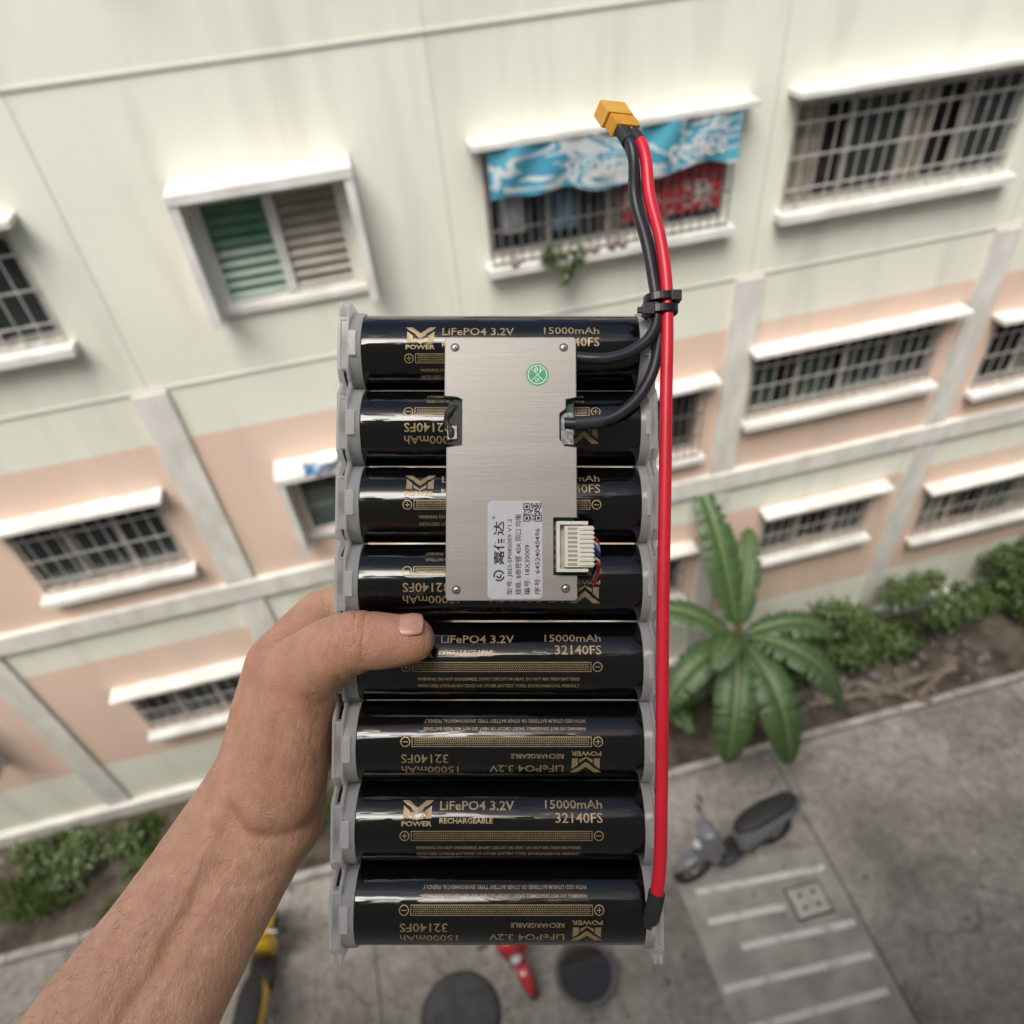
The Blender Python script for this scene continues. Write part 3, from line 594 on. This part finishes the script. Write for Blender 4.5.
# ------------------------------------------------------------------ battery pack (mm units inside the parent)
pack=empty('battery_pack'); pack.matrix_world=hold
R=17.3; CY=[130-35.2*i for i in range(8)]
WRAP=mat('black_shrink_wrap',(.003,.003,.0035),rough=.12,bump=.035,bscale=.10,bdist=1.0,stretch=(.2,1,1),Coat_Weight=.4,Coat_Roughness=.03,Specular_IOR_Level=.4)
GOLD=mat('gold_print',(.38,.29,.16),(.31,.23,.12),scale=.3,rough=.42,metal=.35)
for i,cy in enumerate(CY):
    mb=MB(); prof=[(0,-70.0),(R-2,-70.0),(R-.8,-69.5),(R,-68)]+[(R,-68+136*k/12) for k in range(1,12)]+[(R,68),(R-.8,69.2),(R-2,69.5),(0,69.5)]
    mb.lathe(prof,(0,cy,0),72,0,'x'); mb.obj('cell',[WRAP],pack)
def label_geo():
    V=[];F=[]
    def add(vs,fs):
        o=len(V); V.extend(vs); F.extend(tuple(q+o for q in f) for f in fs)
    def txt(t,x0,x1,y0,y1): add(*fit(t,x0,x1,y0,y1))
    def rect(x0,x1,y0,y1): add([(x0,y0),(x1,y0),(x1,y1),(x0,y1)],[(0,1,2,3)])
    def ring(cx,cy,r0,r1,n=20):
        add([(cx+r*math.cos(2*math.pi*i/n),cy+r*math.sin(2*math.pi*i/n)) for i in range(n) for r in (r0,r1)],[(2*i,2*i+1,(2*i+3)%(2*n),(2*i+2)%(2*n)) for i in range(n)])
    txt(STR[0][0],-24.5,7.3,10.2,14.1); txt(STR[1][0],20.6,45,10.8,14.5); txt(STR[2][0],24.9,45,5.2,9.2)
    txt(STR[3][0],-24.5,-1.8,5.0,7.1); txt(STR[4][0],-40.6,-27.6,3.9,5.9)
    add([(-40.8,14.4),(-37.6,14.4),(-34,11.2),(-30.4,14.4),(-27.2,14.4),(-34,8.6)],[(0,1,2,5),(2,3,4,5)])
    add([(-40.0,12.2),(-40.0,7.0),(-37.4,7.0),(-37.4,10)],[(0,1,2,3)]); add([(-28,12.2),(-30.6,10),(-30.6,7.0),(-28,7.0)],[(0,1,2,3)])
    add([(-36.8,9.2),(-34,6.8),(-31.2,9.2),(-31.2,7.6),(-34,6.3),(-36.8,7.6)],[(0,5,4,1),(1,4,3,2)])
    x0,x1,h=-36.5,40.5,2.1
    rect(x0,x1,h-.35,h); rect(x0,x1,-h,-h+.35); rect(x0,x0+.35,-h+.35,h-.35); rect(x1-.35,x1,-h+.35,h-.35)
    x=x0+1
    while x<x1-1.2:
        for q in range(4):
            yy=-1.35+q*.76; rect(x+(.3 if q%2 else 0),x+.60+(.3 if q%2 else 0),yy,yy+.42)
        x+=.95
    ring(-39.2,0,1.7,2.15); ring(43.2,0,1.7,2.15); rect(-40.3,-38.1,-.2,.2); rect(-39.4,-39.0,.2,1.1); rect(-39.4,-39.0,-1.1,-.2); rect(42.1,44.3,-.2,.2)
    txt(STR[5][0],-34.4,35.6,-6.3,-4.6); txt(STR[6][0],-34.4,35.6,-9.6,-7.9)
    return V,F
LV,LF=label_geo()
OFF=[-6.5,5,-1,5.5,-.5,3,-1,3.5]
for i,cy in enumerate(CY):
    vs=[]
    for (x,a) in LV:
        if i%2: x,a=4-x,-a
        a+=OFF[i]; t=a/R; vs.append((x,cy+(R+.2)*math.sin(t),(R+.2)*math.cos(t)))
    mb=MB(); mb.add(vs,LF,0); mb.obj('cell_label',[GOLD],pack,fix=False)
HOLD=mat('frosted_plastic',(.94,.935,.92),(.90,.90,.89),scale=.05,rough=.18,Transmission_Weight=.62,IOR=1.38)
nt=HOLD.node_tree; tr=N(nt,'ShaderNodeBsdfTranslucent'); tr.inputs['Color'].default_value=(.93,.93,.91,1); ms=nt.nodes.new('ShaderNodeMixShader'); ms.inputs[0].default_value=.40
out=[n for n in nt.nodes if n.type=='OUTPUT_MATERIAL'][0]; nt.links.new(nt.nodes['Principled BSDF'].outputs[0],ms.inputs[1]); nt.links.new(tr.outputs[0],ms.inputs[2]); nt.links.new(ms.outputs[0],out.inputs[0])
def holder(xa,xb,xc,name):
    mb=MB()
    top=CY[0]+20.0; bot=CY[-1]-19.5
    pts=[(top,11),(top,14)]
    for i,cy in enumerate(CY):
        pts+= [(cy+15.2 if i else cy+17,15.5),(cy+12,18.4),(cy-12,18.4),(cy-15.2,15.5)]
        if i<7: pts+=[(cy-16.4,13.2),(cy-18.8,13.2)]
    pts+=[(bot,15.0),(bot,11)]
    n=len(pts); sg=1 if xc>xb else -1
    for (u,v) in ((xa,xa+1.3*sg),(xb-1.0*sg,xb)):
        vs=[(u,y,z) for y,z in pts]+[(v,y,z) for y,z in pts]+[(u,y,-z) for y,z in pts]+[(v,y,-z) for y,z in pts]
        fs=[]
        for k in range(n-1):
            fs+= [(k,k+1,n+k+1,n+k),(2*n+k,3*n+k,3*n+k+1,2*n+k+1),(k,2*n+k,2*n+k+1,k+1),(n+k,n+k+1,3*n+k+1,3*n+k)]
        fs+=[(0,n,3*n,2*n),(n-1,3*n-1,4*n-1,2*n-1)]
        mb.add(vs,fs,0)
    for cy in CY:
        mb.lathe([(R+.12,xb-.8*sg),(R+.12,xc),(R+.9,xc),(R+1.3,xb-.8*sg)],(0,cy,0),48,0,'x')
        lo_,hi_=min(xa+1.3*sg,xb-1.0*sg),max(xa+1.3*sg,xb-1.0*sg)
        for yy in (cy+11,cy-11): mb.box(lo_,hi_,yy-.6,yy+.6,-17.5,18.3,0)
        mb.box(lo_,hi_,cy-10.3,cy+10.3,16.6,17.5,0)
        a,b=sorted((xb+.1*sg,xc-2*sg)); mb.box(a,b,cy-5.5,cy+5.5,R+1.4,19.0,0)
    return mb.obj(name,[HOLD],pack,bevel=.3)
holder(-70.4,-65.6,-60.4,'end_bracket'); holder(70.2,66.6,63.0,'end_bracket')
def poly(mb,pts,z0,z1,mi=0):
    n=len(pts); vs=[(x,y,z0) for x,y in pts]+[(x,y,z1) for x,y in pts]
    mb.add(vs,[tuple(range(n)),tuple(reversed(range(n,2*n)))]+[(i,(i+1)%n,n+(i+1)%n,n+i) for i in range(n)],mi)
ALP=mat('aluminium_plate',(.365,.345,.32),(.33,.31,.288),scale=.06,rough=.5,metal=.65,bump=.03,bscale=.9,bdist=.3,stretch=(.06,2.2,1))
mb=MB(); plate=[(-21.5,130.2),(33,130.2),(34,129.2),(34,104),(29.5,103),(29.5,99),(26.8,97),(26.8,86),(29,83),(34,82.5),(34,52.5),(24,52.5),(24,28.2),(34,28.2),(34,18.4),(33,17.4),(-20.6,17.4),(-21.6,18.4),(-21.6,82.5),(-15,83.4),(-15,103),(-17,104),(-22.5,104.5),(-22.5,129.2)]
poly(mb,plate,24.2,26.2); mb.obj('bms_heatsink',[ALP],pack,bevel=.35)
mb=MB(); poly(mb,[(-20.8,129.4),(33.2,129.4),(33.2,18.2),(-20.8,18.2)],20.6,22.2,0); poly(mb,[(-19,128),(31.5,128),(31.5,20),(-19,20)],16.2,20.5,1); poly(mb,[(-19,128),(23.5,128),(23.5,20),(-19,20)],22.25,24.1,1)
mb.box(-21,-15.6,84,102,22.2,23.6,1); mb.box(-21.4,-17,86,92,22.4,25,2); mb.box(27.2,33,84,98,22.2,23.4,2)
for k in range(5): mb.box(24.5,26,31+k*4,33+k*4,22.2,23.2,3)
mb.obj('circuit_board',[mat('pcb_green',(.02,.10,.05),(.012,.06,.035),scale=.4,rough=.35),BLK,mat('solder',(.35,.35,.36),(.12,.12,.12),scale=.6,rough=.35,metal=.9),mat('smd_tan',(.4,.33,.2),rough=.5)],pack,bevel=.2)
tube('shunt_wire',[(-17,101,22.5),(-20.5,98,24),(-21.6,94,22.5),(-19.5,89,24.5),(-21,85,22)],1.5,BLK,pack,4)
STEEL=mat('screw_steel',(.45,.45,.45),rough=.35,metal=1)
for k,(x,y) in enumerate([(-18.0,125.6),(28.6,125.6),(-17,22),(29,22.6)]):
    mb=MB(); mb.lathe([(0,26.7),(.9,26.7),(1.3,26.5),(1.4,26.1)],(x,y,0),20); mb.lathe([(1.5,26.22),(1.9,26.22)],(x,y,0),20,1)
    mb.box(x-.6,x+.6,y-.15,y+.15,26.65,26.75,1); mb.box(x-.15,x+.15,y-.6,y+.6,26.66,26.76,1); mb.obj('screw',[STEEL,BLK],pack)
mb=MB(); mb.lathe([(0,26.28),(4.8,26.28)],(17.3,113.8,0),40,0)
mb.lathe([(3.75,26.32),(4.15,26.32)],(17.3,113.8,0),40,1)
for a in (45,135):
    M=Matrix.Translation((17.3,113.8,26.33+a*.0001))@Matrix.Rotation(math.radians(a),4,'Z'); mb.box(-3.6,3.6,-.14,.14,-.01,.01,1,M)
def ftxt(mb,t,x0,x1,y0,y1,z,mi):
    vs,fs=fit(t,x0,x1,y0,y1); mb.add([(v[0],v[1],z) for v in vs],fs,mi)
ftxt(mb,'01',15.9,18.7,115.0,117.0,26.36,1); ftxt(mb,'QC',16.2,18.4,110.6,112.4,26.36,1)
mb.obj('qc_sticker',[mat('sticker_green',(.02,.36,.14),rough=.4),mat('sticker_white',(.75,.8,.75),rough=.5)],pack,fix=False)
mb=MB(); lab=[]
x0,x1,y0,y1=-3.9,19.2,18.3,59.6
for cx,cy,a0 in ((x1-2,y1-2,0),(x0+2,y1-2,90),(x0+2,y0+2,180),(x1-2,y0+2,270)):
    for k in range(6): t=math.radians(a0+18*k); lab.append((cx+2*math.cos(t),cy+2*math.sin(t)))
poly(mb,lab,26.22,26.34,0)
def vtxt(t,xb,xt,ya,yb):
    vs,fs=fit(t,0,1,0,1); mb.add([(xb+(xt-xb)*v[1],ya+(yb-ya)*v[0],26.40) for v in vs],fs,1)
vtxt(STR[9][0],3.2,-1.4,32.5,51); vtxt(STR[10][0],6.8,4.2,20,52); vtxt(STR[11][0],10.4,7.7,20,54); vtxt(STR[12][0],14.0,11.4,20,41); vtxt(STR[13][0],18.3,15.8,20,48); vtxt('R',-.6,-2.0,52,53.2)
def ringp(cx,cy,r0,r1,a0,a1,n=18):
    vs=[];fs=[]
    for i in range(n+1):
        t=math.radians(a0+(a1-a0)*i/n); vs+=[(cx+r0*math.cos(t),cy+r0*math.sin(t),26.4),(cx+r1*math.cos(t),cy+r1*math.sin(t),26.4)]
    for i in range(n): fs.append((2*i,2*i+1,2*i+3,2*i+2))
    mb.add(vs,fs,1)
ringp(.9,28,1.7,2.4,20,200); ringp(.9,28,.5,1.2,180,400); ringp(.9,28,1.7,2.4,230,350)
rq=random.Random(3)
for a in range(19):
    for b in range(19):
        fd=any((abs(a-p)<=3 and abs(b-q)<=3) for p,q in ((3,3),(3,15),(15,3)))
        if fd: on=any(max(abs(a-p),abs(b-q)) in (3,0,1) for p,q in ((3,3),(3,15),(15,3)) if abs(a-p)<=3 and abs(b-q)<=3)
        else: on=rq.random()<.5
        if on: s=.41; X=11.2+a*s; Y=50.8+b*s; mb.add([(X,Y,26.4),(X+s,Y,26.4),(X+s,Y+s,26.4),(X,Y+s,26.4)],[(0,1,2,3)],1)
mb.obj('spec_label',[mat('label_silver',(.56,.56,.59),(.52,.52,.55),scale=.2,rough=.45),mat('label_ink',(.02,.02,.02),rough=.6)],pack,fix=False)
CREAM=mat('connector_nylon',(.76,.74,.64),(.70,.67,.56),scale=.3,rough=.5)
mb=MB(); mb.box(25.0,38.2,29.6,50.8,22.3,25.6,0); mb.box(25,38.2,29.6,31,25.6,30.0); mb.box(25,38.2,49.4,50.8,25.6,30.0); mb.box(25,26.4,31.01,49.39,25.6,30.0); mb.box(36.4,38.2,31.01,49.39,25.6,28.4)
mb.box(28.2,40.2,31.6,48.8,25.8,31.2,0)
for k in range(9): mb.box(34.6,40.6,32.3+k*1.85,33.3+k*1.85,31.1,31.9,0); mb.box(29.6,33.6,32.3+k*1.85,33.3+k*1.85,31.15,31.35,1)
mb.obj('balance_connector',[CREAM,mat('pin_metal',(.40,.37,.32),rough=.4,metal=.5)],pack,bevel=.25)
wc=[(.55,.02,.02),(.6,.6,.6),(.02,.02,.02),(.02,.08,.4),(.6,.6,.6),(.5,.02,.02)]
for k,c in enumerate(wc):
    y=32.8+k*2.6; m=mat('thin_wire',c,rough=.4)
    tube('balance_wire',[(39,y,28.6),(42.2,y-.6*k,27.0),(43.2,y-3-k,22),(42,y-8,17.8-.2*k),(40,20-k,13)],.65,m,pack,3)
BW=mat('silicone_black',(.014,.015,.020),(.024,.025,.032),scale=.1,rough=.40); RW=mat('silicone_red',(.78,.018,.045),(.68,.012,.03),scale=.04,rough=.36)
XT=mat('plug_nylon',(.86,.46,.07),(.78,.40,.05),scale=.2,rough=.4)
xt=empty('power_plug',(55.2,236.2,11),pack); xt.rotation_euler=(math.radians(-24),math.radians(26),math.radians(12))
XM=Matrix.Translation(xt.location)@Euler(xt.rotation_euler).to_matrix().to_4x4()
rp=[tuple(XM@Vector(q)) for q in ((3.2,-12,0),(3.5,-18,0))]; bp1=[tuple(XM@Vector(q)) for q in ((-3.2,-12,-.3),(-2.8,-19,-.4))]; bp2=[tuple(XM@Vector(q)) for q in ((-1.2,-12,-2.2),(-.8,-19,-3.4))]
tube('red_lead',rp+[(68.2,196,17),(72.2,176,19),(74.2,158,20),(74.3,140,21),(73.2,106,22),(72,62,22.5),(70.6,18,22.6),(69.8,-24,22.5),(68.9,-66,22.2),(67.6,-98,21.4),(65.6,-112,19),(64.4,-121,14)],2.75,RW,pack)
tube('black_lead',bp1+[(61.6,196,15.5),(66.0,176,17.5),(68.6,158,19.5),(69.8,144,20.6),(67.6,133.5,22),(60,126,23),(50,121.8,24),(41,121.3,24),(33.6,122.6,22)],2.5,BW,pack)
tube('black_lead',bp2+[(63.8,196,11),(68.4,176,13),(71.0,156,15),(71.5,140,17),(70.2,126,19.5),(65.6,112,21),(56.8,100.6,22.5),(45.8,94.4,23.5),(35,93.2,23.6),(29,93.4,23)],2.5,BW,pack)
tube('lead_sleeve',[(45.8,94.4,23.5),(40,93.6,23.6),(33.5,93.2,23.5)],3.1,BLK,pack)
tube('end_sleeve',[(67.0,-104,20.6),(65.8,-111,19.2),(64.6,-119,15)],3.5,BLK,pack)
mb=MB()
for yc,h in ((149.5,3.6),(144.0,3.6)):
    n=40; vs=[]
    for i in range(n):
        t=2*math.pi*i/n; c,s=math.cos(t),math.sin(t); e=.8
        for (g,yy) in ((0,yc-h/2),(1.1,yc-h/2),(1.1,yc+h/2),(0,yc+h/2)):
            vs.append((72.0+(6.4+g)*math.copysign(abs(c)**e,c),yy+.10*c*7,18.4+(5.4+g)*math.copysign(abs(s)**e,s)))
    fs=[(i*4+j,i*4+(j+1)%4,((i+1)%n)*4+(j+1)%4,((i+1)%n)*4+j) for i in range(n) for j in range(4)]
    mb.add(vs,fs,0,False)
mb.box(63,68,140.5,145.8,20.5,26,0); mb.box(75.5,80,147,151.6,19.5,25,0); mb.box(61,63.4,142,144.6,21.5,23,0)
mb.obj('cable_ties',[mat('tie_nylon',(.010,.010,.011),rough=.35)],pack,bevel=.3)
mb=MB(); poly(mb,[(-8,-4),(5.6,-4),(8,-1.6),(8,1.6),(5.6,4),(-8,4)],-1,8,0)
mb.v=[(x,z,-y) for x,y,z in mb.v]
mb.box(-6.6,6.4,-8.5,-1.02,-3.3,3.3,0); mb.box(-5,-1.2,-9.6,-8.4,-2.4,2.4,0); mb.box(1.2,5,-9.6,-8.4,-2.4,2.4,0)
for k in range(5): mb.box(-6.9,6.7,-7.9+k*1.3,-7.3+k*1.3,-3.55,3.55,0)
mb.obj('plug_body',[XT],xt,bevel=.4)
m3=MB(); m3.cyl((-3.2,-8.6,0),(-2.9,-16,-.3),2.9,3.0,mi=0,n=24); m3.cyl((3.2,-8.6,0),(3.4,-16,0),2.9,3.0,mi=0,n=24); m3.obj('solder_sleeves',[BLK],xt)
